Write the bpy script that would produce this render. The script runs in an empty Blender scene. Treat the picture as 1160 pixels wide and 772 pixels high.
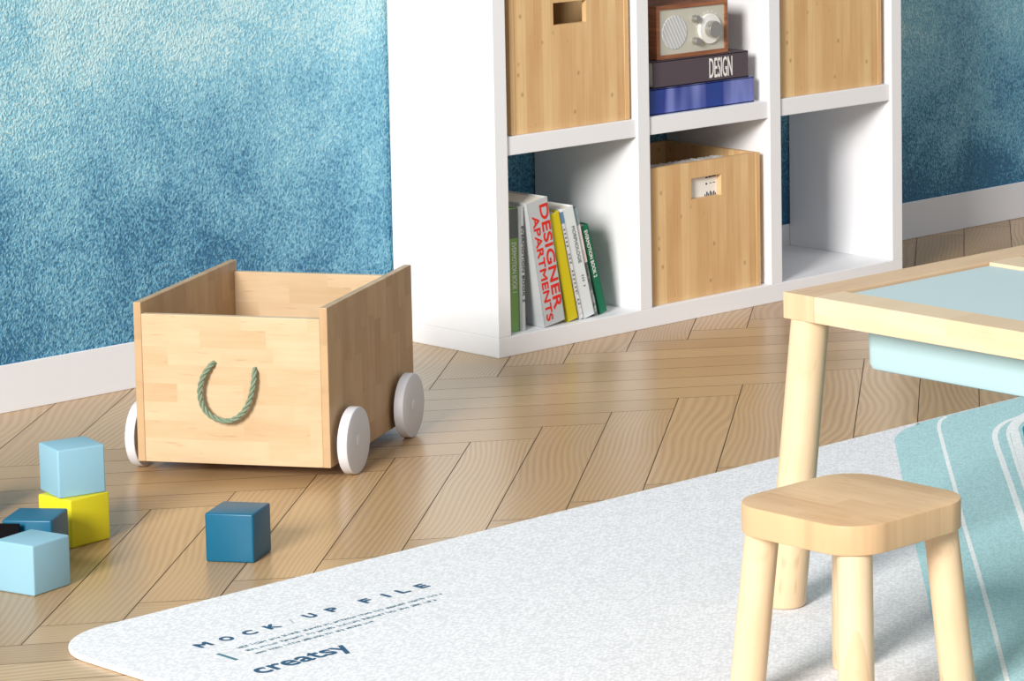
import bpy, bmesh, math, random
from mathutils import Vector, Matrix
PI = math.pi
SC = bpy.context.scene
COL = SC.collection
rnd = random.Random(7)

# ------------------------------------------------------------------ objects
def tag(o, label=None, cat=None, group=None, kind=None):
    if label: o['label'] = label
    if cat: o['category'] = cat
    if group: o['group'] = group
    if kind: o['kind'] = kind
    return o

def empty(name, loc, rz=0, label=None, cat=None, group=None):
    o = bpy.data.objects.new(name, None)
    o.empty_display_size = .02
    COL.objects.link(o); o.location = loc; o.rotation_euler = (0, 0, rz)
    return tag(o, label, cat, group)

def obj(name, bm, mats, parent=None, smooth=False, loc=None):
    me = bpy.data.meshes.new(name)
    bmesh.ops.recalc_face_normals(bm, faces=bm.faces[:])
    bm.to_mesh(me); bm.free()
    for m in (mats if isinstance(mats, (list, tuple)) else [mats]): me.materials.append(m)
    if smooth:
        for p in me.polygons: p.use_smooth = True
        try: me.set_sharp_from_angle(angle=math.radians(35))
        except Exception: pass
    o = bpy.data.objects.new(name, me); COL.objects.link(o)
    if parent: o.parent = parent
    if loc: o.location = loc
    return o

def merge(dst, src, M=None, mi=None):
    if M is not None: bmesh.ops.transform(src, matrix=M, verts=src.verts)
    if mi is not None:
        for f in src.faces: f.material_index = mi
    me = bpy.data.meshes.new('tmp'); src.to_mesh(me); src.free()
    dst.from_mesh(me); bpy.data.meshes.remove(me)
    return dst

def box(x0, x1, y0, y1, z0, z1, bev=.001, seg=2, dst=None, M=None, mi=None):
    b = bmesh.new()
    bmesh.ops.create_cube(b, size=1)
    for v in b.verts:
        v.co = Vector((x0 if v.co.x < 0 else x1, y0 if v.co.y < 0 else y1, z0 if v.co.z < 0 else z1))
    if bev: bmesh.ops.bevel(b, geom=b.edges[:], offset=bev, segments=seg, affect='EDGES', profile=.5)
    if dst is None:
        if M is not None: bmesh.ops.transform(b, matrix=M, verts=b.verts)
        return b
    return merge(dst, b, M, mi)

def prism(pts, z0, z1, bev=0, seg=2, dst=None, M=None, mi=None):
    """extrude a 2D outline (x, y) from z0 to z1, bevelling the two rims"""
    b = bmesh.new()
    vs = [b.verts.new((x, y, z0)) for x, y in pts]
    f = b.faces.new(vs)
    r = bmesh.ops.extrude_face_region(b, geom=[f])
    up = [g for g in r['geom'] if isinstance(g, bmesh.types.BMVert)]
    for v in up: v.co.z = z1
    if bev:
        ed = [e for e in b.edges if abs(e.verts[0].co.z - e.verts[1].co.z) < 1e-7]
        bmesh.ops.bevel(b, geom=ed, offset=bev, segments=seg, affect='EDGES', profile=.5)
    if dst is None:
        if M is not None: bmesh.ops.transform(b, matrix=M, verts=b.verts)
        return b
    return merge(dst, b, M, mi)

def rounded(x0, x1, y0, y1, r, n=12):
    out = []
    for cx, cy, a0 in ((x1-r, y1-r, 0), (x0+r, y1-r, 90), (x0+r, y0+r, 180), (x1-r, y0+r, 270)):
        for k in range(n+1):
            t = math.radians(a0 + 90*k/n); out.append((cx + r*math.cos(t), cy + r*math.sin(t)))
    return out

def lathe(profile, n=48, dst=None, M=None, mi=None):
    """profile of (radius, z); closed at the ends when radius is 0"""
    b = bmesh.new(); rings = []
    for r, z in profile:
        if r < 1e-7: rings.append([b.verts.new((0, 0, z))])
        else: rings.append([b.verts.new((r*math.cos(2*PI*k/n), r*math.sin(2*PI*k/n), z)) for k in range(n)])
    for A, B in zip(rings, rings[1:]):
        for k in range(n):
            a, c = A[k % len(A)], A[(k+1) % len(A)]; d, e = B[k % len(B)], B[(k+1) % len(B)]
            vs = []
            for q in (a, c, e, d):
                if q not in vs: vs.append(q)
            if len(vs) > 2: b.faces.new(vs)
    if dst is None:
        if M is not None: bmesh.ops.transform(b, matrix=M, verts=b.verts)
        return b
    return merge(dst, b, M, mi)

def tube(pts, r, n=8, dst=None):
    b = bmesh.new() if dst is None else dst
    rings = []; up = Vector((0, 0, 1)); N = len(pts); prev = None
    for i, p in enumerate(pts):
        t = (pts[min(i+1, N-1)] - pts[max(i-1, 0)]).normalized()
        if prev is None:
            a = t.cross(Vector((0, 1, 0))); a = a.normalized() if a.length > .1 else t.cross(up).normalized()
        else: a = (prev - t*prev.dot(t)).normalized()
        prev = a; c = t.cross(a)
        rings.append([b.verts.new(p + a*r*math.cos(2*PI*k/n) + c*r*math.sin(2*PI*k/n)) for k in range(n)])
    for A, B in zip(rings, rings[1:]):
        for k in range(n): b.faces.new((A[k], A[(k+1) % n], B[(k+1) % n], B[k]))
    b.faces.new(rings[0]); b.faces.new(rings[-1])
    return b

def leg_bm(top, foot, r_top, r_foot, bev=.003):
    """round leg from top to foot: horizontal end cuts so it stands flat"""
    top, foot = Vector(top), Vector(foot); b = bmesh.new(); n = 32; rings = []
    prof = [(0, 0), (r_foot-bev, 0), (r_foot-.3*bev, .3*bev), (r_foot, bev), (r_top, None)]
    L = top.z - foot.z
    zs = [(r_foot-bev, foot.z), (r_foot-.3*bev, foot.z+.3*bev), (r_foot, foot.z+bev)]
    for k in range(1, 7): zs.append((r_foot+(r_top-r_foot)*k/6, foot.z+bev+(L-bev)*k/6))
    for r, z in zs:
        c = foot.lerp(top, (z-foot.z)/L)
        rings.append([b.verts.new((c.x+r*math.cos(2*PI*k/n), c.y+r*math.sin(2*PI*k/n), z)) for k in range(n)])
    for A, B in zip(rings, rings[1:]):
        for k in range(n): b.faces.new((A[k], A[(k+1) % n], B[(k+1) % n], B[k]))
    b.faces.new(rings[0]); b.faces.new(rings[-1])
    return b

def text_bm(s, w, h, depth=.0003, bold=0, spacing=1, italic=0):
    """letters as a flat mesh filling exactly w x h, origin at lower left, in the x-y plane"""
    cu = bpy.data.curves.new('lettering', 'FONT'); cu.body = s; cu.size = 1; cu.extrude = 0
    cu.space_character = spacing; cu.shear = italic; cu.resolution_u = 4
    o = bpy.data.objects.new('lettering_tmp', cu); COL.objects.link(o)
    bpy.context.view_layer.update()
    me = bpy.data.meshes.new_from_object(o.evaluated_get(bpy.context.evaluated_depsgraph_get()))
    bpy.data.objects.remove(o); bpy.data.curves.remove(cu)
    b = bmesh.new(); b.from_mesh(me); bpy.data.meshes.remove(me)
    xs = [v.co.x for v in b.verts]; ys = [v.co.y for v in b.verts]
    x0, x1, y0, y1 = min(xs), max(xs), min(ys), max(ys)
    for v in b.verts:
        v.co.x = (v.co.x-x0)/(x1-x0)*w; v.co.y = (v.co.y-y0)/(y1-y0)*h; v.co.z = 0
    d = bold*h*.8
    src = bpy.data.meshes.new('tmp'); b.to_mesh(src)
    if bold:
        for i, (dx, dy) in enumerate(((1, 0), (-1, 0), (0, 1), (0, -1), (.7, .7), (-.7, -.7), (.7, -.7), (-.7, .7))):
            c = bmesh.new(); c.from_mesh(src)
            merge(b, c, Matrix.Translation((dx*d, dy*d, (i+1)*depth*.03)))
    bpy.data.meshes.remove(src)
    r = bmesh.ops.extrude_face_region(b, geom=b.faces[:])
    for g in r['geom']:
        if isinstance(g, bmesh.types.BMVert): g.co.z += depth
    return b

def frame(o, xd, yd):
    xd, yd = Vector(xd).normalized(), Vector(yd).normalized(); zd = xd.cross(yd)
    M = Matrix((xd, yd, zd)).transposed().to_4x4(); M.translation = Vector(o)
    return M

# ------------------------------------------------------------------ materials
def lin(c):
    c = c/255; return c/12.92 if c <= .04045 else ((c+.055)/1.055)**2.4
def rgb(r, g, b): return (lin(r), lin(g), lin(b), 1)

class NT:
    def __init__(s, name):
        s.m = bpy.data.materials.new(name); s.m.use_nodes = True
        s.t = s.m.node_tree; s.p = s.t.nodes['Principled BSDF']
    def n(s, typ, **kw):
        nd = s.t.nodes.new(typ)
        for k, v in kw.items():
            if k.startswith('_'): nd.inputs[k[1:].replace('_', ' ')].default_value = v
            else: setattr(nd, k, v)
        return nd
    def l(s, a, b): s.t.links.new(a, b)
    def math(s, op, a, b=None, c=None):
        nd = s.t.nodes.new('ShaderNodeMath'); nd.operation = op
        for i, x in enumerate((a, b, c)):
            if x is None: continue
            if isinstance(x, (int, float)): nd.inputs[i].default_value = x
            else: s.l(x, nd.inputs[i])
        return nd.outputs[0]
    def mix(s, f, a, b, typ='MIX'):
        nd = s.t.nodes.new('ShaderNodeMix'); nd.data_type = 'RGBA'; nd.blend_type = typ
        for i, x in ((0, f), (6, a), (7, b)):
            if isinstance(x, (int, float, tuple)): nd.inputs[i].default_value = x
            else: s.l(x, nd.inputs[i])
        return nd.outputs[2]
    def ramp(s, f, stops):
        nd = s.t.nodes.new('ShaderNodeValToRGB'); e = nd.color_ramp.elements
        while len(e) < len(stops): e.new(.5)
        for k, (p, c) in enumerate(stops): e[k].position = p; e[k].color = c
        s.l(f, nd.inputs[0]); return nd.outputs[0]
    def coord(s, which='Object'): return s.n('ShaderNodeTexCoord').outputs[which]
    def mapping(s, v, scale=(1, 1, 1), rot=(0, 0, 0), loc=(0, 0, 0)):
        nd = s.n('ShaderNodeMapping'); s.l(v, nd.inputs[0])
        nd.inputs['Scale'].default_value = scale; nd.inputs['Rotation'].default_value = rot; nd.inputs['Location'].default_value = loc
        return nd.outputs[0]
    def noise(s, v, scale, detail=2, rough=.5, dist=0):
        nd = s.n('ShaderNodeTexNoise'); s.l(v, nd.inputs['Vector'])
        nd.inputs['Scale'].default_value = scale; nd.inputs['Detail'].default_value = detail
        nd.inputs['Roughness'].default_value = rough; nd.inputs['Distortion'].default_value = dist
        return nd.outputs['Fac']
    def bump(s, h, strength, dist=.001):
        nd = s.n('ShaderNodeBump'); nd.inputs['Strength'].default_value = strength; nd.inputs['Distance'].default_value = dist
        s.l(h, nd.inputs['Height']); s.l(nd.outputs[0], s.p.inputs['Normal'])
    def base(s, c):
        if isinstance(c, tuple): s.p.inputs['Base Color'].default_value = c
        else: s.l(c, s.p.inputs['Base Color'])
        return s
    def set(s, **kw):
        for k, v in kw.items(): s.p.inputs[k.replace('_', ' ')].default_value = v
        return s

def plain(name, c, rough=.5, var=.03, metal=0, coat=0, spec=.5):
    t = NT(name); n = t.noise(t.coord(), 18, 3)
    d = tuple(x*(1-var*2) for x in c[:3]) + (1,)
    t.base(t.mix(n, d, c)).set(Roughness=rough, Metallic=metal, Coat_Weight=coat, Specular_IOR_Level=spec)
    return t.m

def maple(name, axis='x', light=(208, 182, 148), dark=(190, 159, 121), stave=(.11, .03), rough=.42, third=None):
    """blocks of light maple glued edge to edge; axis = direction of the staves"""
    t = NT(name); co = t.coord()
    sep = t.n('ShaderNodeSeparateXYZ'); t.l(co, sep.inputs[0]); X, Y, Z = sep.outputs
    a, b = {'x': (X, Z), 'z': (Z, X), 'yz': (Z, Y), 'xy': (X, Y), 'yx': (Y, X), 'zy': (Z, t.math('ADD', X, Y)), 'y': (Y, Z)}[axis]
    comb = t.n('ShaderNodeCombineXYZ'); t.l(a, comb.inputs[0]); t.l(b, comb.inputs[1])
    br = t.n('ShaderNodeTexBrick'); t.l(comb.outputs[0], br.inputs['Vector'])
    br.inputs['Scale'].default_value = 1; br.inputs['Brick Width'].default_value = stave[0]; br.inputs['Row Height'].default_value = stave[1]
    br.inputs['Mortar Size'].default_value = .0; br.offset = .37; br.squash_frequency = 3; br.squash = .8
    br.inputs['Color1'].default_value = (0, 0, 0, 1); br.inputs['Color2'].default_value = (1, 1, 1, 1); br.inputs['Bias'].default_value = 0
    r = t.n('ShaderNodeSeparateColor'); t.l(br.outputs['Color'], r.inputs[0]); rv = r.outputs[0]
    off = t.n('ShaderNodeCombineXYZ'); t.l(t.math('MULTIPLY', rv, 7.3), off.inputs[2]); 
    va = t.n('ShaderNodeVectorMath', operation='ADD'); t.l(comb.outputs[0], va.inputs[0]); t.l(off.outputs[0], va.inputs[1])
    g = t.noise(t.mapping(va.outputs[0], (6, 90, 1)), 1, 4, .6)
    blotch = t.noise(t.mapping(va.outputs[0], (14, 40, 1)), 1, 2)
    fleck = t.noise(t.mapping(va.outputs[0], (22, 160, 1)), 1, 1)
    f = t.math('ADD', t.math('MULTIPLY', g, .5), t.math('ADD', t.math('MULTIPLY', blotch, .45), t.math('MULTIPLY', rv, .35)))
    c = t.ramp(f, [(.35, rgb(*light)), (.95, rgb(*dark))])
    fl = t.ramp(fleck, [(.66, (0, 0, 0, 1)), (.78, (1, 1, 1, 1))])
    c = t.mix(t.math('MULTIPLY', fl, .35), c, rgb(160, 118, 80))
    t.base(c).set(Roughness=rough, Specular_IOR_Level=.35)
    t.bump(g, .12, .0006)
    return t.m

def bamboo(name):
    t = NT(name); co = t.coord()
    sep = t.n('ShaderNodeSeparateXYZ'); t.l(co, sep.inputs[0]); X, Y, Z = sep.outputs
    h = t.math('ADD', X, t.math('MULTIPLY', Y, 1.37))
    comb = t.n('ShaderNodeCombineXYZ'); t.l(Z, comb.inputs[0]); t.l(h, comb.inputs[1])
    strip = t.math('FLOOR', t.math('MULTIPLY', h, 48))
    wn = t.n('ShaderNodeTexWhiteNoise', noise_dimensions='1D'); t.l(strip, wn.inputs['W']); rv = wn.outputs['Value']
    off = t.n('ShaderNodeCombineXYZ'); t.l(t.math('MULTIPLY', rv, 9), off.inputs[2])
    va = t.n('ShaderNodeVectorMath', operation='ADD'); t.l(comb.outputs[0], va.inputs[0]); t.l(off.outputs[0], va.inputs[1])
    g = t.noise(t.mapping(va.outputs[0], (5, 260, 1)), 1, 3)
    warm = t.noise(t.mapping(va.outputs[0], (7, 22, 1)), 1, 2)
    f = t.math('ADD', t.math('MULTIPLY', g, .45), t.math('ADD', t.math('MULTIPLY', warm, .55), t.math('MULTIPLY', rv, .3)))
    c = t.ramp(f, [(.35, rgb(232, 198, 146)), (.95, rgb(204, 158, 106))])
    vo = t.n('ShaderNodeTexVoronoi'); t.l(t.mapping(comb.outputs[0], (26, 36, 1)), vo.inputs['Vector']); vo.inputs['Scale'].default_value = 1
    k = t.ramp(vo.outputs['Distance'], [(.05, (1, 1, 1, 1)), (.16, (0, 0, 0, 1))])
    sc = t.n('ShaderNodeSeparateColor'); t.l(vo.outputs['Color'], sc.inputs[0])
    k2 = t.math('MULTIPLY', k, t.math('GREATER_THAN', sc.outputs[0], .3))
    c = t.mix(t.math('MULTIPLY', k2, .55), c, rgb(150, 100, 60))
    t.base(c).set(Roughness=.5, Specular_IOR_Level=.35); t.bump(g, .1, .0005)
    return t.m

M = {}
M['white'] = plain('white_lacquer', rgb(240, 240, 242), .45, .008, spec=.4)
M['white_trim'] = plain('white_trim_paint', rgb(226, 227, 231), .5, .01)
M['wheel'] = plain('white_wheel_paint', rgb(216, 216, 220), .5, .01)
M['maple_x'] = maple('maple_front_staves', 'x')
M['maple_side_shaded'] = maple('maple_shaded_side_staves', 'yz', light=(198, 166, 126), dark=(168, 133, 97))  # same maple as the front, side-face shade put into a darker tone
M['maple_top'] = maple('maple_top_staves', 'yx', light=(220, 188, 148), dark=(194, 154, 112), stave=(.16, .04))
M['maple_rail'] = maple('maple_rail', 'y', light=(224, 200, 168), dark=(206, 176, 138), stave=(.3, .06))
M['maple_rail_x'] = maple('maple_rail_long', 'xy', light=(216, 184, 148), dark=(196, 158, 120), stave=(.3, .06))
M['maple_leg'] = maple('maple_leg', 'zy', light=(224, 197, 162), dark=(208, 174, 134), stave=(1.2, .2))
M['bamboo'] = bamboo('bamboo_boards')
M['aqua_lid'] = plain('aqua_lid_board', rgb(184, 204, 207), .6, .01)
M['aqua_bin'] = plain('pale_aqua_plastic', rgb(172, 200, 203), .4, .01)
M['cube_light'] = plain('light_blue_paint', rgb(138, 180, 197), .42, .01, spec=.35)
M['cube_dark'] = plain('petrol_blue_paint', rgb(8, 90, 120), .36, .01, spec=.35)
M['cube_yellow'] = plain('yellow_paint', rgb(212, 200, 26), .4, .01, coat=.05)
M['black'] = plain('plain_black', rgb(10, 9, 12), .75, .02, spec=.08)
M['rug_print'] = plain('dark_blue_print', rgb(28, 82, 116), .8, .05)
M['rug_print_pale'] = plain('pale_grey_print', rgb(170, 190, 196), .8, .05)
M['rug_print_teal'] = plain('teal_print', rgb(70, 122, 140), .8, .05)
M['paper'] = plain('book_paper', rgb(232, 224, 212), .8, .05)
M['cover_green_light'] = plain('light_green_cover', rgb(132, 178, 100), .4, .03)
M['cover_grey'] = plain('grey_cover', rgb(186, 190, 190), .45, .03)
M['cover_dark_grey'] = plain('dark_grey_cover', rgb(104, 110, 112), .45, .03)
M['cover_silver'] = plain('silver_grey_cover', rgb(190, 194, 195), .4, .02)
M['cover_yellow'] = plain('yellow_cover', rgb(214, 196, 22), .4, .03)
M['cover_blue'] = plain('muted_blue_cover', rgb(104, 140, 178), .4, .03)
M['cover_white'] = plain('white_cover', rgb(226, 232, 232), .4, .02)
M['cover_teal_grey'] = plain('teal_grey_cover', rgb(140, 166, 170), .4, .03)
M['cover_green'] = plain('emerald_cover', rgb(6, 112, 80), .35, .03)
M['cover_plum'] = plain('plum_grey_cover', rgb(84, 72, 80), .45, .02)
M['print_red'] = plain('red_print', rgb(222, 36, 24), .5, .02)
M['print_white'] = plain('white_print', rgb(242, 240, 234), .5, .02)
M['print_black'] = plain('dark_print', rgb(44, 48, 54), .5, .02)
M['print_grey'] = plain('grey_print', rgb(120, 126, 128), .5, .02)
M['chrome'] = plain('brushed_metal', rgb(190, 188, 184), .28, .03, metal=.9)
M['face'] = plain('champagne_faceplate', rgb(206, 203, 188), .45, .03, metal=.1)
M['dial_white'] = plain('white_dial', rgb(240, 238, 232), .4, .02)

def patterned(name, c1, c2, scale, lo=.45, hi=.55, rough=.5):
    t = NT(name); n = t.noise(t.coord(), scale, 3)
    t.base(t.ramp(n, [(lo, c1), (hi, c2)])).set(Roughness=rough); return t.m
M['cover_speckled'] = patterned('speckled_cover', rgb(228, 228, 228), rgb(150, 152, 156), 240, .55, .68)
M['cover_photo'] = patterned('photo_print_cover', rgb(92, 104, 104), rgb(176, 186, 182), 70, .42, .58)
M['cover_pink'] = patterned('pale_pink_cover', rgb(222, 208, 204), rgb(236, 228, 226), 60)

def m_walnut():
    t = NT('walnut_veneer'); co = t.coord()
    g = t.noise(t.mapping(co, (10, 10, 140)), 1, 4)
    t.base(t.ramp(g, [(.3, rgb(124, 74, 48)), (.7, rgb(172, 110, 74))])).set(Roughness=.35); return t.m
M['walnut'] = m_walnut()
def m_blue_sheet():
    t = NT('blue_streaked_cover'); co = t.coord()
    v = t.mapping(co, (11, 1, 1.5), (0, .25, 0), (2.2, 0, 0))
    a = t.noise(v, 1, 2); b = t.noise(t.mapping(co, (36, 1, 3), (0, .3, 0)), 1, 1)
    c = t.ramp(a, [(.32, rgb(24, 74, 150)), (.46, rgb(40, 58, 140)), (.56, rgb(122, 134, 200)), (.68, rgb(72, 66, 140))])
    t.base(t.mix(t.math('MULTIPLY', t.ramp(b, [(.68, (0, 0, 0, 1)), (.74, (1, 1, 1, 1))]), .6), c, rgb(70, 160, 220))).set(Roughness=.3)
    return t.m
M['blue_sheet'] = m_blue_sheet()
def m_grille():
    t = NT('speaker_cloth'); co = t.coord()
    w = t.n('ShaderNodeTexWave'); t.l(t.mapping(co, (1, 1, 1), (0, .5, 0)), w.inputs['Vector']); w.inputs['Scale'].default_value = 42; w.inputs['Distortion'].default_value = .3
    t.base(t.mix(w.outputs['Fac'], rgb(216, 216, 214), rgb(190, 192, 194))).set(Roughness=.5); t.bump(w.outputs['Fac'], .4, .001); return t.m
M['grille'] = m_grille()
def m_rope():
    t = NT('green_rope'); co = t.coord(); n = t.noise(co, 500, 2)
    t.base(t.mix(n, rgb(92, 108, 88), rgb(146, 162, 136))).set(Roughness=.8); t.bump(n, .5, .0005); return t.m
M['rope'] = m_rope()

def m_rug(name, c, dots):
    t = NT(name); co = t.coord()
    sep = t.n('ShaderNodeSeparateXYZ'); t.l(co, sep.inputs[0]); X, Y, Z = sep.outputs
    vo = t.n('ShaderNodeTexVoronoi'); vo.inputs['Scale'].default_value = 1; vo.inputs['Randomness'].default_value = .75
    t.l(t.mapping(co, (150, 230, 1), (0, 0, .6)), vo.inputs['Vector'])
    wob = t.noise(co, 60, 3)
    h = t.math('ADD', t.math('MULTIPLY', vo.outputs['Distance'], -1), t.math('MULTIPLY', wob, .22))
    pit = t.ramp(t.math('ADD', h, .62), [(.05, (1, 1, 1, 1)), (.40, (0, 0, 0, 1))])
    t.base(t.mix(t.math('MULTIPLY', pit, dots), rgb(*c), rgb(*[int(x*.80) for x in c]))).set(Roughness=.85, Specular_IOR_Level=.2)
    t.bump(h, .32, .0012)
    return t.m
M['rug_white'] = m_rug('rug_white_weave', (235, 235, 238), .48)
M['rug_aqua'] = m_rug('rug_aqua_weave', (180, 219, 223), .42)
M['rug_teal'] = m_rug('rug_teal_weave', (30, 146, 168), .5)
M['rug_line'] = m_rug('rug_pale_line', (242, 246, 246), .3)

def m_wall():
    t = NT('ombre_blue_wall'); co = t.coord()
    sep = t.n('ShaderNodeSeparateXYZ'); t.l(co, sep.inputs[0]); X, Y, Z = sep.outputs
    n1 = t.noise(co, 4.6, 5, .55, .3); n2 = t.noise(t.mapping(co, (1, 1, 1), (0, 0, 0), (3, 0, 5)), 9, 4, .6)
    f = t.math('ADD', t.math('MULTIPLY', t.math('SUBTRACT', Z, .08), 1.35), t.math('MULTIPLY', t.math('SUBTRACT', n1, .46), 1.25))
    f = t.math('ADD', f, t.math('MULTIPLY', t.math('SUBTRACT', n2, .5), .5))
    sp = t.noise(t.mapping(co, (270, 270, 205), (0, .6, 0)), 1, 1.5, .6)
    f = t.math('ADD', f, t.math('MULTIPLY', t.math('SUBTRACT', sp, .5), 1.5))
    c = t.ramp(f, [(.0, rgb(34, 106, 146)), (.25, rgb(84, 150, 184)), (.5, rgb(122, 184, 210)), (.75, rgb(148, 207, 225)), (1, rgb(196, 231, 236))])
    t.base(c).set(Roughness=.42, Specular_IOR_Level=.5)
    hb = t.math('ADD', sp, t.math('MULTIPLY', t.noise(co, 420, 2), .5))
    t.bump(hb, 1, .006)
    return t.m
M['wall'] = m_wall()

def m_floor():
    t = NT('oak_herringbone'); uv = t.n('ShaderNodeUVMap', uv_map='UVMap').outputs[0]
    at = t.n('ShaderNodeAttribute', attribute_name='plank'); col = t.n('ShaderNodeSeparateColor'); t.l(at.outputs['Color'], col.inputs[0])
    r1, r2, r3 = col.outputs
    off = t.n('ShaderNodeCombineXYZ'); t.l(t.math('MULTIPLY', r1, 37), off.inputs[2]); t.l(t.math('MULTIPLY', r2, 11), off.inputs[0])
    def vec(s):
        mp = t.mapping(uv, s); va = t.n('ShaderNodeVectorMath', operation='ADD'); t.l(mp, va.inputs[0]); t.l(off.outputs[0], va.inputs[1]); return va.outputs[0]
    field = t.noise(vec((1.9, 4.2, 1)), 1, 1.0, .3, .15)
    sv = t.n('ShaderNodeSeparateXYZ'); t.l(uv, sv.inputs[0])
    straight = t.math('MULTIPLY', sv.outputs[1], t.math('ADD', 380, t.math('MULTIPLY', r2, 460)))
    ph = t.math('ADD', t.math('ADD', straight, t.math('MULTIPLY', field, 84)), t.math('MULTIPLY', t.noise(vec((16, 60, 1)), 1, 2), 1.6))
    s = t.math('SINE', ph)
    line = t.ramp(t.math('ADD', t.math('MULTIPLY', s, .5), .5), [(.1, (0, 0, 0, 1)), (.95, (1, 1, 1, 1))])
    fine = t.noise(vec((9, 420, 1)), 1, 3, .6)
    tone = t.noise(vec((1.2, 5, 1)), 1, 2)
    c = t.ramp(t.math('ADD', t.math('MULTIPLY', r3, .6), t.math('MULTIPLY', tone, .5)), [(.1, rgb(174, 141, 99)), (.9, rgb(206, 173, 129))])
    amp = t.math('ADD', .12, t.math('MULTIPLY', t.noise(vec((3, 14, 1)), 1, 2), .55))
    c = t.mix(t.math('MULTIPLY', line, amp), c, rgb(142, 104, 68))
    c = t.mix(t.math('MULTIPLY', fine, .34), c, rgb(160, 122, 82))
    t.base(c).set(Roughness=.33, Specular_IOR_Level=.4, Coat_Weight=.15, Coat_Roughness=.2)
    t.bump(t.math('ADD', line, fine), .06, .0005)
    return t.m
M['floor'] = m_floor()
M['gap'] = plain('dark_joint', rgb(70, 48, 30), .8, .1)

# ------------------------------------------------------------------ room
WY = .3056
def build_floor():
    O = Vector((-.9688, -.9076)); U = Vector((.06644, .05815)); V = Vector((.08729, -.06462)); n = 7.25
    bm = bmesh.new(); uvl = bm.loops.layers.uv.new('UVMap'); cl = bm.loops.layers.float_color.new('plank')
    X0, X1, Y0, Y1 = -4.4, 3.2, -5.0, WY
    def plank(a0, b0, a1, b1, along):
        g = .0008
        P = [(a0, b0), (a1, b0), (a1, b1), (a0, b1)]
        ia, ib = .0008/U.length, .0008/V.length
        w = [O + U*a + V*b for a, b in ((a0+ia, b0+ib), (a1-ia, b0+ib), (a1-ia, b1-ib), (a0+ia, b1-ib))]; c = sum(w, Vector((0, 0)))/4
        if not (X0 < c.x < X1 and Y0 < c.y < Y1+.35): return
        col = (rnd.random(), rnd.random(), rnd.random(), 1)
        lu, lv = (U.length, V.length)
        top = [bm.verts.new((p.x, p.y, 0)) for p in w]
        f = bm.faces.new(top)
        for lp, (a, b) in zip(f.loops, P):
            da, db = (a-a0)*lu, (b-b0)*lv
            lp[uvl].uv = (da, db) if along == 'a' else (db, da)
            lp[cl] = col
    R = range(-60, 61)
    for m in range(-8, 9):
        for k in R:
            ca, cb = k + m*n, k - m*n
            plank(ca, cb, ca+n, cb+1, 'a')
            plank(ca, cb+1, ca+1, cb+1+n, 'b')
    # cut straight along the wall, then lay the dark bed seen in the joints
    geom = bm.verts[:] + bm.edges[:] + bm.faces[:]
    bmesh.ops.bisect_plane(bm, geom=geom, plane_co=(0, WY+.02, 0), plane_no=(0, 1, 0), clear_outer=True)
    for f in bm.faces: f.material_index = 0
    box(X0, X1, Y0, WY+.02, -.03, -.0008, bev=0, dst=bm, mi=1)
    me = bpy.data.meshes.new('floor'); bm.to_mesh(me); bm.free()
    me.materials.append(M['floor']); me.materials.append(M['gap'])
    o = bpy.data.objects.new('floor', me); COL.objects.link(o); tag(o, kind='structure')
build_floor()
tag(obj('wall_back', box(-4.4, 3.2, WY, WY+.1, -.03, 2.5, bev=0), M['wall']), kind='structure')
bb = box(-4.4, 3.2, WY-.004, WY-.0002, 0, .0844, bev=.0015)
tag(obj('baseboard_back', bb, M['white_trim']), kind='structure')

# ------------------------------------------------------------------ cube shelf unit
T, TI, B, H, S, REC, D = .0315, .0319, .0379, .3401, .035, .0049, .300
CW = (1.12 - 2*T - 2*TI)/3
X1, X2 = T, T+CW; X3 = X2+TI; X4 = X3+CW; X5 = X4+TI; X6 = X5+CW
ZS = B+H+S
TOPZ = B+3*H+2*S
shelf = empty('cube_shelf', (0, 0, 0), 0, 'tall white cube shelf unit standing against the blue wall', 'shelf')
obj('base_panel', box(0, 1.12, 0, D, 0, B, .0012), M['white'], shelf)
obj('top_panel', box(0, 1.12, 0, D, TOPZ, TOPZ+B, .0012), M['white'], shelf)
obj('side_panel', box(0, T, 0, D, B, TOPZ, .0012), M['white'], shelf)
obj('side_panel', box(X6, 1.12, 0, D, B, TOPZ, .0012), M['white'], shelf)
obj('divider', box(X2, X3, .0005, D, B, TOPZ, .0012), M['white'], shelf)
obj('divider', box(X4, X5, .0005, D, B, TOPZ, .0012), M['white'], shelf)
for a, b_ in ((X1, X2), (X3, X4), (X5, X6)):
    for k in (1, 2):
        z = B + k*H + (k-1)*S
        obj('shelf_board', box(a, b_, REC, D, z, z+S, .0012), M['white'], shelf)

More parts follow.
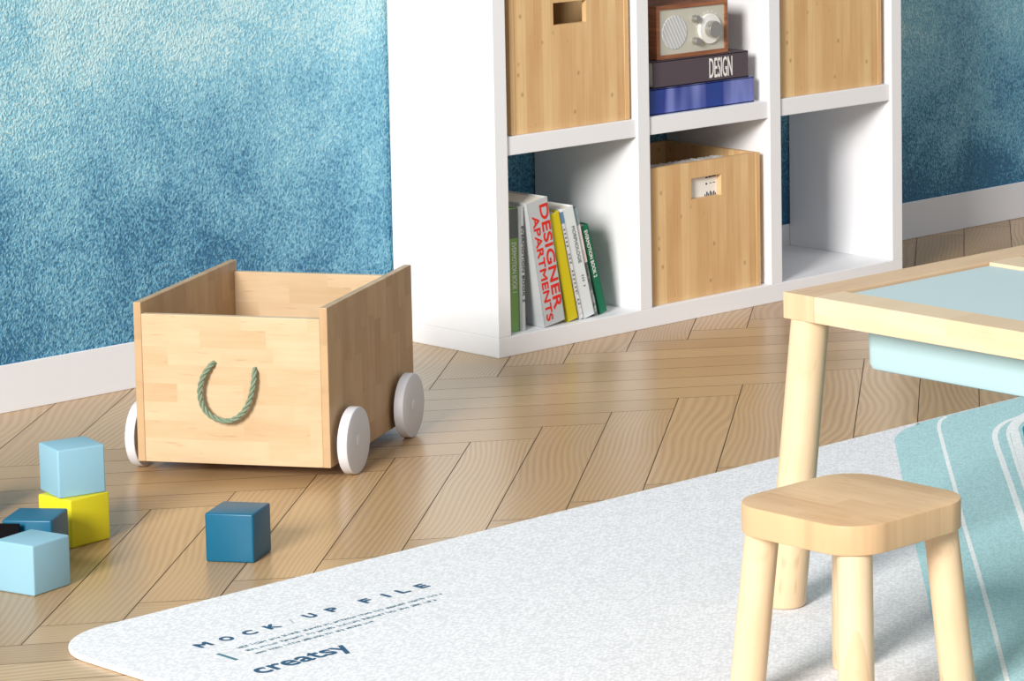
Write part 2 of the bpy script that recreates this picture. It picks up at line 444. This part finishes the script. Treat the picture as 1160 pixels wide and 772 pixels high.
# ------------------------------------------------------------------ bamboo storage boxes
def storage_box(x, y, z, label):
    w, h, d, t = .302, .272, .272, .012
    r = empty('storage_box', (x, y, z), 0, label, 'box', 'bamboo storage boxes in the cube shelf')
    # front panel with a rectangular hand hole
    hx0, hx1, hz0, hz1 = .110, .193, .198, .240
    xs = [t, hx0, hx1, w-t]; zs = [0, hz0, hz1, h]
    bm = bmesh.new()
    for y_ in (.001, t):
        vs = {(i, j): bm.verts.new((xs[i], y_, zs[j])) for i in range(4) for j in range(4)}
        for i in range(3):
            for j in range(3):
                if (i, j) == (1, 1): continue
                bm.faces.new((vs[i, j], vs[i+1, j], vs[i+1, j+1], vs[i, j+1]))
        if y_ == .001: A = vs
        else: Bv = vs
    def strip(path):
        for p, q in zip(path, path[1:]+path[:1]): bm.faces.new((A[p], A[q], Bv[q], Bv[p]))
    strip([(0,0),(1,0),(2,0),(3,0),(3,1),(3,2),(3,3),(2,3),(1,3),(0,3),(0,2),(0,1)])
    strip([(1,1),(2,1),(2,2),(1,2)])
    obj('front_panel', bm, M['bamboo'], r)
    obj('side_panel', box(0, t, 0, d, 0, h, .001), M['bamboo'], r)
    obj('side_panel', box(w-t, w, 0, d, 0, h, .001), M['bamboo'], r)
    obj('back_panel', box(t, w-t, d-t, d-.001, 0, h, .0006), M['bamboo'], r)
    obj('bottom_panel', box(t, w-t, t, d-t, .002, .010, 0), M['bamboo'], r)
    return r
storage_box(.0525, .013, ZS+.0004, 'bamboo storage box with hand hole, in the upper left cell above the leaning books')
storage_box(.4055, .012, B+.0004, 'bamboo storage box holding white papers, in the lower middle cell')
storage_box(.7705, .013, ZS+.0004, 'bamboo storage box in the upper right cell, above the empty cell')

# white papers standing in the lower middle box
pp = empty('paper_stack', (.4055+.014, .012+.014, B+.0105), 0, 'white papers standing in the lower middle bamboo box, seen through its hand hole', 'papers')
bm = bmesh.new()
n = 46; wv = .245; hp = .2515
prev = None; cols = []
for k in range(n+1):
    x = .002 + wv*k/n; y = .0022*(k % 2)
    cols.append((x, y, hp + rnd.uniform(-.0015, .0015)))
vsf = [(bm.verts.new((x, y, 0)), bm.verts.new((x, y, z))) for x, y, z in cols]
vsb = [(bm.verts.new((x, y+.070, 0)), bm.verts.new((x, y+.070, z+.001))) for x, y, z in cols]
for k in range(n):
    bm.faces.new((vsf[k][0], vsf[k+1][0], vsf[k+1][1], vsf[k][1]))
    bm.faces.new((vsb[k][0], vsb[k+1][0], vsb[k+1][1], vsb[k][1]))
    bm.faces.new((vsf[k][1], vsf[k+1][1], vsb[k+1][1], vsb[k][1]))
    bm.faces.new((vsf[k][0], vsf[k+1][0], vsb[k+1][0], vsb[k][0]))
bm.faces.new((vsf[0][0], vsf[0][1], vsb[0][1], vsb[0][0])); bm.faces.new((vsf[n][0], vsf[n][1], vsb[n][1], vsb[n][0]))
obj('sheets', bm, M['cover_speckled'], pp)
obj('front_sheet', box(.002, .247, -.0014, -.0006, 0, .244, 0), M['print_white'], pp)
bm = bmesh.new()
def dash(x, z, w, h): box(x, x+w, -.0018, -.0014, z, z+h, 0, dst=bm)
for (x, z, w, h) in ((.147, .2235, .006, .0028), (.155, .2240, .009, .0028), (.165, .2245, .010, .0028),
                     (.147, .2105, .004, .0036), (.158, .2120, .005, .0015), (.167, .2125, .006, .0015)): dash(x, z, w, h)
for i, hgt in enumerate((.006, .010, .007, .011, .008, .010, .006)): dash(.144 + i*.0048, .186, .0022 + .0008*(i % 2), hgt)
obj('printed_marks', bm, M['print_black'], pp)

# ------------------------------------------------------------------ books
def book(name, label, T_, Hh, Dp, loc, lean, cover, group=None, bands=None, texts=(), cat='book'):
    """upright book; local x = thickness, y = depth (spine at y 0), z = height; leans about its lower left edge"""
    r = empty(name, loc, 0, label, cat, group); r.rotation_euler = (0, -math.radians(lean), 0)
    c = .0016
    bm = bmesh.new()
    box(0, T_, 0, c, 0, Hh, .0006, dst=bm)
    box(0, c, 0, Dp, 0, Hh, .0005, dst=bm); box(T_-c, T_, 0, Dp, 0, Hh, .0005, dst=bm)
    obj('cover', bm, cover, r)
    obj('pages', box(c, T_-c, c, Dp-.004, .002, Hh-.003, 0), M['paper'], r)
    for z0, z1, m in (bands or ()):
        obj('spine_band', box(.0002, T_-.0002, -.0004, .0006, z0, z1, 0), m, r)
    for s, m, zt, zb, x0, x1, bold in texts:     # text reads downwards; letter tops face +x
        tb = text_bm(s, zt-zb, x1-x0, .0003, bold)
        obj('title_lettering', merge(bmesh.new(), tb, frame((x0, -.0006, zt), (0, 0, -1), (1, 0, 0))), m, r)
    return r
G = 'books leaning in the lower left cell'
book('book', 'light green book with grey head, leftmost in the lower left shelf cell', .0225, .235, .20, (.0525, .026, B+.0004), 0, M['cover_green_light'], G,
     bands=[(.178, .2335, M['cover_dark_grey'])], texts=[('EVERMOTION BOOK 1', M['print_white'], .17, .075, .006, .0165, .01)])
book('book', 'thin pale grey book with dark spine lettering, second from the left in its cell', .0095, .2375, .20, (.0757, .020, B+.0004), 0, M['cover_grey'], G,
     texts=[('EVERMOTION BOOK 2', M['print_black'], .20, .055, .0022, .0074, .01)])
book('book', 'thick silver grey book with big red spine lettering', .0525, .2455, .19, (.125, .012, B+.0004), 9.2, M['cover_silver'], G,
     texts=[('DESIGNER', M['print_red'], .234, .028, .0290, .0490, .035), ('APARTMENTS', M['print_red'], .217, .010, .0075, .0230, .035)])
book('book', 'plain yellow book leaning right beside the thick silver grey one', .0262, .217, .16, (.1895, .018, B+.0004), 11.6, M['cover_yellow'], G)
book('book', 'thin speckled white book with a muted blue head, between the yellow and the white book', .0098, .2195, .17, (.2222, .020, B+.0004), 13.0, M['cover_speckled'], G,
     bands=[(.196, .2185, M['cover_blue'])], texts=[('IIIII III IIIIII II', M['print_grey'], .185, .03, .0025, .0065, 0)])
book('book', 'thick white book with grey spine lettering, third from the right in the leaning row', .0268, .224, .18, (.2338, .020, B+.0004), 13.15, M['cover_white'], G,
     texts=[('MORPHOLOGIE', M['print_grey'], .185, .11, .012, .020, .005), ('III I', M['print_grey'], .085, .062, .013, .018, .005)])
book('book', 'thin book with teal head, pale pink middle and grey photo print, beside the emerald book', .0105, .222, .18, (.2622, .024, B+.0004), 13.25, M['cover_photo'], G,
     bands=[(.186, .2215, M['cover_teal_grey']), (.110, .186, M['cover_pink'])])
book('book', 'emerald green book with white spine lettering, rightmost of the leaning row', .0195, .183, .17, (.2828, .030, B+.0004), 14.6, M['cover_green'], G,
     texts=[('EVERMOTION BOOK 2', M['print_white'], .172, .075, .0055, .0135, .02)])

def flat_book(label, x0, x1, y0, y1, z, th, cover, spine_text=None):
    r = empty('book', (x0, y0, z), 0, label, 'book', 'books lying flat under the radio')
    w, d, c = x1-x0, y1-y0, .003
    bm = bmesh.new()
    box(0, w, 0, .0025, 0, th, .0008, dst=bm); box(0, w, 0, d, 0, c, .0006, dst=bm); box(0, w, 0, d, th-c, th, .0006, dst=bm)
    obj('cover', bm, cover, r)
    obj('pages', box(.006, w-.005, .0025, d-.005, c, th-c, 0), M['paper'], r)
    if spine_text:
        s, tx0, tx1, tz0, tz1 = spine_text
        tb = text_bm(s, tx1-tx0, tz1-tz0, .0003, .009)
        obj('title_lettering', merge(bmesh.new(), tb, frame((tx0, -.0002, tz0), (1, 0, 0), (0, 0, 1))), M['print_white'], r)
flat_book('blue streaked book lying flat, bottom of the two under the radio', .410, .697, .016, .225, ZS+.0004, .0511, M['blue_sheet'])
flat_book('plum grey book with large white lettering, lying between the blue book and the radio', .4225, .6835, .018, .220, ZS+.0517, .0535, M['cover_plum'],
          ('DESIGN', .152, .2155, .0075, .047))

# ------------------------------------------------------------------ radio
ZR = ZS+.0517+.0535
rad = empty('radio', (.441, .026, ZR+.0003), 0, 'walnut table radio with round grille and dial on top of the flat books', 'radio')
w, h, d, f_ = .195, .106, .12, .0085
bm = bmesh.new()
box(0, f_, 0, d, 0, h, .001, dst=bm); box(w-f_, w, 0, d, 0, h, .001, dst=bm)
box(f_, w-f_, 0, d, 0, f_, .0006, dst=bm); box(f_, w-f_, 0, d, h-f_, h, .0006, dst=bm); box(f_, w-f_, d-.005, d-.0005, f_, h-f_, 0, dst=bm)
obj('wooden_case', bm, M['walnut'], rad)
obj('faceplate', box(f_, w-f_, .003, .009, f_, h-f_, 0), M['face'], rad)
RX = lambda x, y, z: Matrix.Translation((x, y, z)) @ Matrix.Rotation(PI/2, 4, 'X')
def disc(name, x, z, y, r, th, m, par, bev=.0008):
    return obj(name, lathe([(0, 0), (r, 0), (r, th-bev), (r-bev, th), (0, th)], 40, M=RX(x, y, z)), m, par, smooth=True)
disc('speaker_grille', .050, .051, .0032, .0335, .0016, M['grille'], rad)
dl = disc('tuning_dial', .144, .051, .0032, .030, .006, M['dial_white'], rad)
kb = obj('tuning_knob', lathe([(0, 0), (.0165, 0), (.0165, .0140), (.0155, .0150), (0, .0150)], 40, M=RX(.144, -.0026, .051)), M['chrome'], rad, smooth=True)
for zz, nm in ((.074, 'volume_knob'), (.030, 'switch_knob')):
    disc(nm, .104, zz, .0032, .0072, .013, M['chrome'], rad)
bm = bmesh.new()
for k in range(15):
    a = math.radians(-40 + k*19)
    x, z = .144 + .0345*math.cos(a), .051 + .0345*math.sin(a)
    if z < h-f_-.002 and x < w-f_-.002: box(x-.001, x+.001, .0026, .0032, z-.001, z+.001, 0, dst=bm)
for a in (200, 230, 260, 290, 320, 340):
    t_ = math.radians(a+70)
    for zz in (.074, .030):
        x, z = .104 + .0115*math.cos(t_), zz + .0115*math.sin(t_)
        box(x-.0006, x+.0006, .0026, .0032, z-.0006, z+.0006, 0, dst=bm)
obj('dial_markings', bm, M['print_white'], rad)

# ------------------------------------------------------------------ toy box on wheels
CT = (-.9776, -.2534, math.radians(-59.08)); CWd, CL, CH, CZ, Ct, CHF = .3225, .3952, .2584, .0217, .0127, .2617
cart = empty('wheeled_toy_box', (CT[0], CT[1], 0), CT[2], 'open maple toy box on white wheels with green rope handle, in front of the wall', 'toy box')
obj('side_panel', box(0, Ct, 0, CL, CZ, CZ+CH, .0012), M['maple_side_shaded'], cart)
obj('side_panel', box(CWd-Ct, CWd, 0, CL, CZ, CZ+CH, .0012), M['maple_side_shaded'], cart)
obj('front_panel', box(Ct, CWd-Ct, .0006, Ct, CZ, CHF, .0010), M['maple_x'], cart)
obj('back_panel', box(Ct, CWd-Ct, CL-Ct, CL-.0006, CZ, CHF, .0010), M['maple_x'], cart)
obj('bottom_panel', box(Ct, CWd-Ct, Ct, CL-Ct, CZ+.004, CZ+.016, 0), M['maple_top'], cart)
def wheel(x, y, sgn):
    r, th = .0542, .0165
    prof = [(0, 0), (r-.001, 0), (r, .001), (r, th-.0025), (r-.0009, th-.0008), (r-.0028, th), (.0105, th), (.0095, th+.0012), (.006, th+.0018), (0, th+.0019)]
    Mx = Matrix.Translation((x, y, r)) @ Matrix.Rotation(sgn*PI/2, 4, 'Y')
    obj('wheel', lathe(prof, 72, M=Mx), M['wheel'], cart, smooth=True)
for y in (.060, .322):
    wheel(CWd+.0085, y, 1); wheel(-.0085, y, -1)
    obj('axle', lathe([(0, 0), (.005, 0), (.005, CWd+.017), (0, CWd+.017)], 16, M=Matrix.Translation((-.0085, y, .0542)) @ Matrix.Rotation(PI/2, 4, 'Y')), M['wheel'], cart)
# rope: three twisted strands along a hanging loop
ctrl = [(.134, .004, .186), (.131, -.006, .184), (.122, -.011, .172), (.1155, -.013, .155), (.1135, -.014, .137), (.1185, -.015, .118), (.131, -.016, .104), (.149, -.016, .097),
        (.168, -.016, .0985), (.184, -.015, .110), (.194, -.014, .126), (.2, -.013, .145), (.203, -.011, .163), (.2025, -.006, .175), (.2005, .004, .179)]
def cat(P, n=14):
    P = [Vector(p) for p in P]; P = [P[0]*2-P[1]] + P + [P[-1]*2-P[-2]]; out = []
    for i in range(1, len(P)-2):
        a, b, c, e = P[i-1:i+3]
        for k in range(n):
            t = k/n; out.append(.5*((2*b) + (c-a)*t + (2*a-5*b+4*c-e)*t*t + (3*b-a-3*c+e)*t**3))
    return out + [P[-2]]
path = cat(ctrl); bm = bmesh.new()
for s in range(3):
    pts = []; L = 0; nrm = None
    for i, p in enumerate(path):
        if i: L += (p-path[i-1]).length
        t = (path[min(i+1, len(path)-1)]-path[max(i-1, 0)]).normalized()
        a = Vector((0, 1, 0)); a = (a - t*a.dot(t)).normalized(); b = t.cross(a)
        ph = L/.034*2*PI + s*2*PI/3
        pts.append(p + (a*math.cos(ph) + b*math.sin(ph))*.0024)
    tube(pts, .0021, 8, bm)
obj('rope_handle', bm, M['rope'], cart, smooth=True)

# ------------------------------------------------------------------ toy cubes
CS = .0723
def cube(x, y, deg, z, m, label, s=CS):
    t = empty  # one mesh each
    b = box(0, s, 0, s, 0, s, .0028, 4)
    o = obj('toy_cube', b, m, smooth=True); o.location = (x, y, z); o.rotation_euler = (0, 0, math.radians(deg))
    return tag(o, label, 'toy cube', 'painted wooden toy cubes')
cube(-1.2359, -.7791, -57.56, .0, M['cube_dark'], 'petrol blue toy cube lying alone in front of the wheeled box')
cube(-1.3173, -.5683, 5.3, .0, M['cube_yellow'], 'yellow toy cube carrying a light blue cube')
cube(-1.3228, -.5484, -12.2, CS, M['cube_light'], 'light blue toy cube stacked on top of the yellow cube')
cube(-1.503, -.7507, 12.3, .0, M['cube_light'], 'light blue toy cube on the floor, nearest at the left edge')
cube(-1.4461, -.5892, -52.8, .0, M['cube_dark'], 'petrol blue toy cube between the yellow cube and the front light blue cube')
cube(-1.3605, -.2695, -60, .0, M['cube_dark'], 'petrol blue toy cube cut off by the left edge of the picture')
bk = obj('black_slab', box(-.045, .0225, 0, .0035, 0, .0705, .0008), M['black'])  # thin slab added to fill a dark area of unclear origin
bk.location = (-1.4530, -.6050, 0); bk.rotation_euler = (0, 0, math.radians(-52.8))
tag(bk, 'thin black slab standing against the petrol blue cube at the left edge', 'toy block')

# ------------------------------------------------------------------ rug
RT = .0072
rug = empty('play_mat', (-1.6415, -.9625, 0), math.radians(-.55), 'white play mat with aqua wave print under the table and stool', 'rug')
RW, RH = 2.45, 1.75
def loc(p):      # world -> mat coordinates
    v = Vector((p[0]+1.6415, p[1]+.9625)); a = math.radians(.55)
    return (v.x*math.cos(a)-v.y*math.sin(a), v.x*math.sin(a)+v.y*math.cos(a))
def smooth2(P, n=10):
    return [(v.x, v.y) for v in cat([(p[0], p[1], 0) for p in P], n)]
bm = bmesh.new()
prism(rounded(0, RW, -RH, 0, .105, 20), .0003, RT, .0022, 3, dst=bm, mi=0)
def sheet(pts, z, mi):
    b = bmesh.new(); vs = [b.verts.new((x, y, z)) for x, y in pts]
    f = b.faces.new(vs); 
    if f.normal.z < 0: f.normal_flip()
    bmesh.ops.triangulate(b, faces=b.faces[:]); merge(bm, b, None, mi)
e_ = .004
bnd = smooth2([loc(p) for p in [(.075, -.985), (.065, -.9915), (.023, -1.0), (-.033, -1.029), (-.084, -1.077), (-.199, -1.192), (-.518, -1.510), (-.776, -1.771), (-1.006, -2.001), (-1.3, -2.295), (-1.58, -2.56)]])
bnd = [(max(x, e_), min(max(y, -RH+e_), -e_)) for x, y in bnd]
sheet(bnd + [(e_+.12, -RH+e_), (RW-.11, -RH+e_), (RW-.034, -RH+.034), (RW-e_, -RH+.11), (RW-e_, -.11), (RW-.034, -.034), (RW-.11, -e_)], RT+.0001, 1)
def ribbon(P, w, z, mi, n=10):
    c = smooth2([loc(p) for p in P], n); b = bmesh.new(); pr = None
    for i, p in enumerate(c):
        q0, q1 = c[max(i-1, 0)], c[min(i+1, len(c)-1)]; tx, ty = q1[0]-q0[0], q1[1]-q0[1]; L = math.hypot(tx, ty) or 1
        nx, ny = -ty/L*w/2, tx/L*w/2
        cl = lambda x, y: (min(max(x, e_), RW-e_), min(max(y, -RH+e_), -e_))
        a = b.verts.new((*cl(p[0]+nx, p[1]+ny), z)); d_ = b.verts.new((*cl(p[0]-nx, p[1]-ny), z))
        if pr: b.faces.new((pr[0], pr[1], d_, a))
        pr = (a, d_)
    for f in b.faces:
        if f.normal.z < 0: f.normal_flip()
    merge(bm, b, None, mi)
ribbon([(.140, -.985), (.133, -.993), (.110, -1.003), (.068, -1.037), (.002, -1.102), (-.128, -1.232), (-.245, -1.350), (-.371, -1.474), (-.649, -1.756), (-.94, -2.046), (-1.4, -2.5)], .0065, RT+.0002, 2)
ribbon([(.60, -1.00), (.40, -1.03), (.238, -1.081), (.161, -1.099), (.079, -1.152), (-.066, -1.295), (-.195, -1.425), (-.6, -1.83), (-1.2, -2.43)], .0095, RT+.0002, 2)
ribbon([(.60, -1.02), (.40, -1.045), (.245, -1.086), (.190, -1.100), (.115, -1.150), (.021, -1.240), (-.146, -1.405), (-.6, -1.86), (-1.15, -2.41)], .0060, RT+.0003, 2)
inner = [(.60, -1.06), (.42, -1.075), (.250, -1.105), (.175, -1.135), (.125, -1.175), (.04, -1.258), (-.12, -1.415), (-.55, -1.845), (-1.05, -2.345)]
ribbon([(.60, -1.04), (.42, -1.055), (.245, -1.093), (.162, -1.125), (.105, -1.175), (.015, -1.262), (-.14, -1.415), (-.57, -1.845), (-1.07, -2.345)], .016, RT+.0004, 2)
ip = smooth2([loc(p) for p in inner])
sheet(ip + [loc((-.2, -2.35)), loc((.2, -1.9)), loc((.60, -1.5))], RT+.0005, 3)
for f in bm.faces: f.smooth = False
obj('mat_body', bm, [M['rug_white'], M['rug_aqua'], M['rug_line'], M['rug_teal']], rug)
# printed lettering, in the mat's own coordinates
def put(name, s, x0, y0, w, h, m, bold=0, rot=0, **k):
    tb = text_bm(s, w, h, .0002, bold, **k)
    p = loc((x0, y0)); a = math.radians(rot+.55)
    obj(name, merge(bmesh.new(), tb, frame((p[0], p[1], RT+.0002), (math.cos(a), math.sin(a), 0), (-math.sin(a), math.cos(a), 0))), m, rug)
for ch, x in zip('MOCK', (-1.511, -1.473, -1.436, -1.399)):
    put('heading_letter', ch, x-.0085, -1.1545, .0165 if ch != 'M' else .0185, .019, M['rug_print'], .085)
put('heading_letter', '/', -1.3715, -1.1545, .010, .019, M['rug_print_pale'], .0)
for ch, x in (('U', -1.333), ('P', -1.295), ('F', -1.237), ('I', -1.203), ('L', -1.173), ('E', -1.139)):
    put('heading_letter', ch, x-(.007 if ch != 'I' else .0015), -1.151, .014 if ch != 'I' else .0035, .019, M['rug_print'], .085)
# three lines of small illegible print: short letter-like strokes
bm = bmesh.new(); rr = random.Random(3)
for (xa, xb, y) in ((-1.490, -1.147, -1.196), (-1.490, -1.173, -1.2145), (-1.490, -1.292, -1.233)):
    x = xa
    while x < xb:
        wl = rr.randint(3, 9)
        for k in range(wl):
            if x > xb: break
            hh = rr.choice((.0055, .0068, .0080)); p = loc((x, y))
            box(p[0], p[0]+.0013, p[1], p[1]+hh, RT+.0002, RT+.0004, 0, dst=bm)
            if rr.random() < .75: box(p[0], p[0]+.0031, p[1]+rr.choice((0, .0028, hh-.0014)), p[1]+.0014+rr.choice((0, .0028)), RT+.0002, RT+.0004, 0, dst=bm)
            x += .0042
        x += .0045
obj('small_print', bm, M['rug_print_teal'], rug)
p0 = loc((-1.5265, -1.235)); obj('printed_bar', box(p0[0], p0[0]+.0055, p0[1], p0[1]+.042, RT+.0002, RT+.0004, 0), M['rug_print_teal'], rug)
put('logo_lettering', 'creatsy', -1.541, -1.322, .146, .040, M['rug_print'], .034, spacing=1.02)

# ------------------------------------------------------------------ play table
TX, TY, TZ = -.882, -1.6004, .4435
TA = math.radians(-.9); RL = RT+.0006
tab = empty('play_table', (TX, TY, 0), TA, 'low maple play table with aqua lids standing on the mat', 'table')
TL, TD, RWD, TH = .774, .575, .058, .036
zb = TZ-TH
obj('rail', box(0, TL, -RWD, 0, zb, TZ, .0012), M['maple_rail_x'], tab)
obj('rail', box(0, TL, -TD, -TD+RWD, zb, TZ, .0012), M['maple_rail_x'], tab)
obj('rail', box(0, RWD, -TD+RWD+.0004, -RWD-.0004, zb, TZ, .0012), M['maple_rail'], tab)
obj('rail', box(TL-RWD, TL, -TD+RWD+.0004, -RWD-.0004, zb, TZ, .0012), M['maple_rail'], tab)
obj('centre_rail', box(.354, .420, -TD+RWD+.0004, -RWD-.0004, zb, TZ, .0012), M['maple_rail'], tab)
for a, b_ in ((RWD, .354), (.420, TL-RWD)):
    obj('lid', box(a+.0015, b_-.0015, -TD+RWD+.002, -RWD-.002, TZ-.010, TZ-.0045, .0006), M['aqua_lid'], tab)
ins = .026
for sx, sy in ((0, 0), (1, 0), (0, 1), (1, 1)):
    cx = ins if sx == 0 else TL-ins; cy = -ins if sy == 0 else -TD+ins
    fx = cx + (-.026 if sx == 0 else .026); fy = cy + (.026 if sy == 0 else -.026)
    obj('leg', leg_bm((cx, cy, zb), (fx, fy, RL), .0262, .0268), M['maple_leg'], tab, smooth=True)
# bin hanging in the left opening
bn = empty('storage_bin', (TX, TY, 0), TA, 'pale aqua plastic bin hanging under the table top', 'bin')
def bin_ring(x0, x1, y0, y1, r, z, b): return [b.verts.new((x, y, z)) for x, y in rounded(x0, x1, y0, y1, r, 8)]
bm = bmesh.new()
ox0, ox1, oy0, oy1 = RWD+.0035, .3505, -TD+RWD+.006, -.090
zt_, zb_ = TZ-.0108, .3385
rings = [bin_ring(ox0+.010, ox1-.010, oy0+.010, oy1-.010, .012, zb_, bm), bin_ring(ox0+.005, ox1-.005, oy0+.005, oy1-.005, .014, zb_+.0025, bm), bin_ring(ox0+.002, ox1-.002, oy0+.002, oy1-.002, .015, zb_+.009, bm),
         bin_ring(ox0, ox1, oy0, oy1, .016, zt_, bm), bin_ring(ox0+.0025, ox1-.0025, oy0+.0025, oy1-.0025, .014, zt_, bm),
         bin_ring(ox0+.005, ox1-.005, oy0+.005, oy1-.005, .012, zb_+.006, bm)]
for A, B_ in zip(rings, rings[1:]):
    N = len(A)
    for k in range(N): bm.faces.new((A[k], A[(k+1) % N], B_[(k+1) % N], B_[k]))
bm.faces.new(rings[0]); bm.faces.new(rings[-1])
obj('bin_body', bm, M['aqua_bin'], bn, smooth=True)

# ------------------------------------------------------------------ stool
SX, SY, SZ, SS, SR = -1.134, -1.961, .262, .2238, .054
stool = empty('stool', (SX, SY, 0), 0, 'small maple stool with rounded square seat beside the table', 'stool')
hs = SS/2
obj('seat', prism(rounded(-hs, hs, -hs, hs, SR, 14), SZ-.037, SZ, .0014, 3), M['maple_top'], stool, smooth=True)
for sx in (-1, 1):
    for sy in (-1, 1):
        a = hs-.034
        obj('leg', leg_bm((sx*a, sy*a, SZ-.037), (sx*(a+.016), sy*(a+.016), RL), .0215, .0225), M['maple_leg'], stool, smooth=True)

# ------------------------------------------------------------------ camera
f, cx, cy, yaw, pitch = 3866.6846, 1189.1166, 108.8713, .87673233, -.12675274
cam = bpy.data.cameras.new('camera'); co = bpy.data.objects.new('camera', cam); COL.objects.link(co)
cam.sensor_fit = 'HORIZONTAL'; cam.sensor_width = 36; cam.lens = f/1160*36
cam.shift_x = (580-cx)/1160; cam.shift_y = (cy-386)/1160
fw = Vector((math.sin(yaw)*math.cos(pitch), math.cos(yaw)*math.cos(pitch), math.sin(pitch)))
r_ = fw.cross(Vector((0, 0, 1))).normalized(); u_ = r_.cross(fw)
mt = Matrix((r_, u_, -fw)).transposed().to_4x4(); mt.translation = Vector((-4.1509956, -4.7910115, 1.2914471))
co.matrix_world = mt; cam.clip_end = 100
SC.camera = co

# ------------------------------------------------------------------ light
def area(name, loc_, target, sx, sy, power, col):
    l = bpy.data.lights.new(name, 'AREA'); l.shape = 'RECTANGLE'; l.size = sx; l.size_y = sy; l.energy = power; l.color = col
    o = bpy.data.objects.new(name, l); COL.objects.link(o); o.location = loc_
    o.rotation_euler = (Vector(target)-Vector(loc_)).to_track_quat('-Z', 'Y').to_euler()
    return o
area('window_daylight', (-9.0, -4.3, 3.85), (-.3, -.6, .3), 2.3, 2.7, 1420, (1, .975, .945))
wd = bpy.data.worlds.new('soft_daylight'); SC.world = wd; wd.use_nodes = True
bg = wd.node_tree.nodes['Background']; bg.inputs[0].default_value = (.93, .965, 1, 1); bg.inputs[1].default_value = .50

SC.view_settings.view_transform = 'Standard'; SC.view_settings.look = 'None'
SC.view_settings.gamma = 1; SC.view_settings.exposure = 0; SC.view_settings.use_curve_mapping = False
SC.cycles.max_bounces = 8; SC.cycles.diffuse_bounces = 5
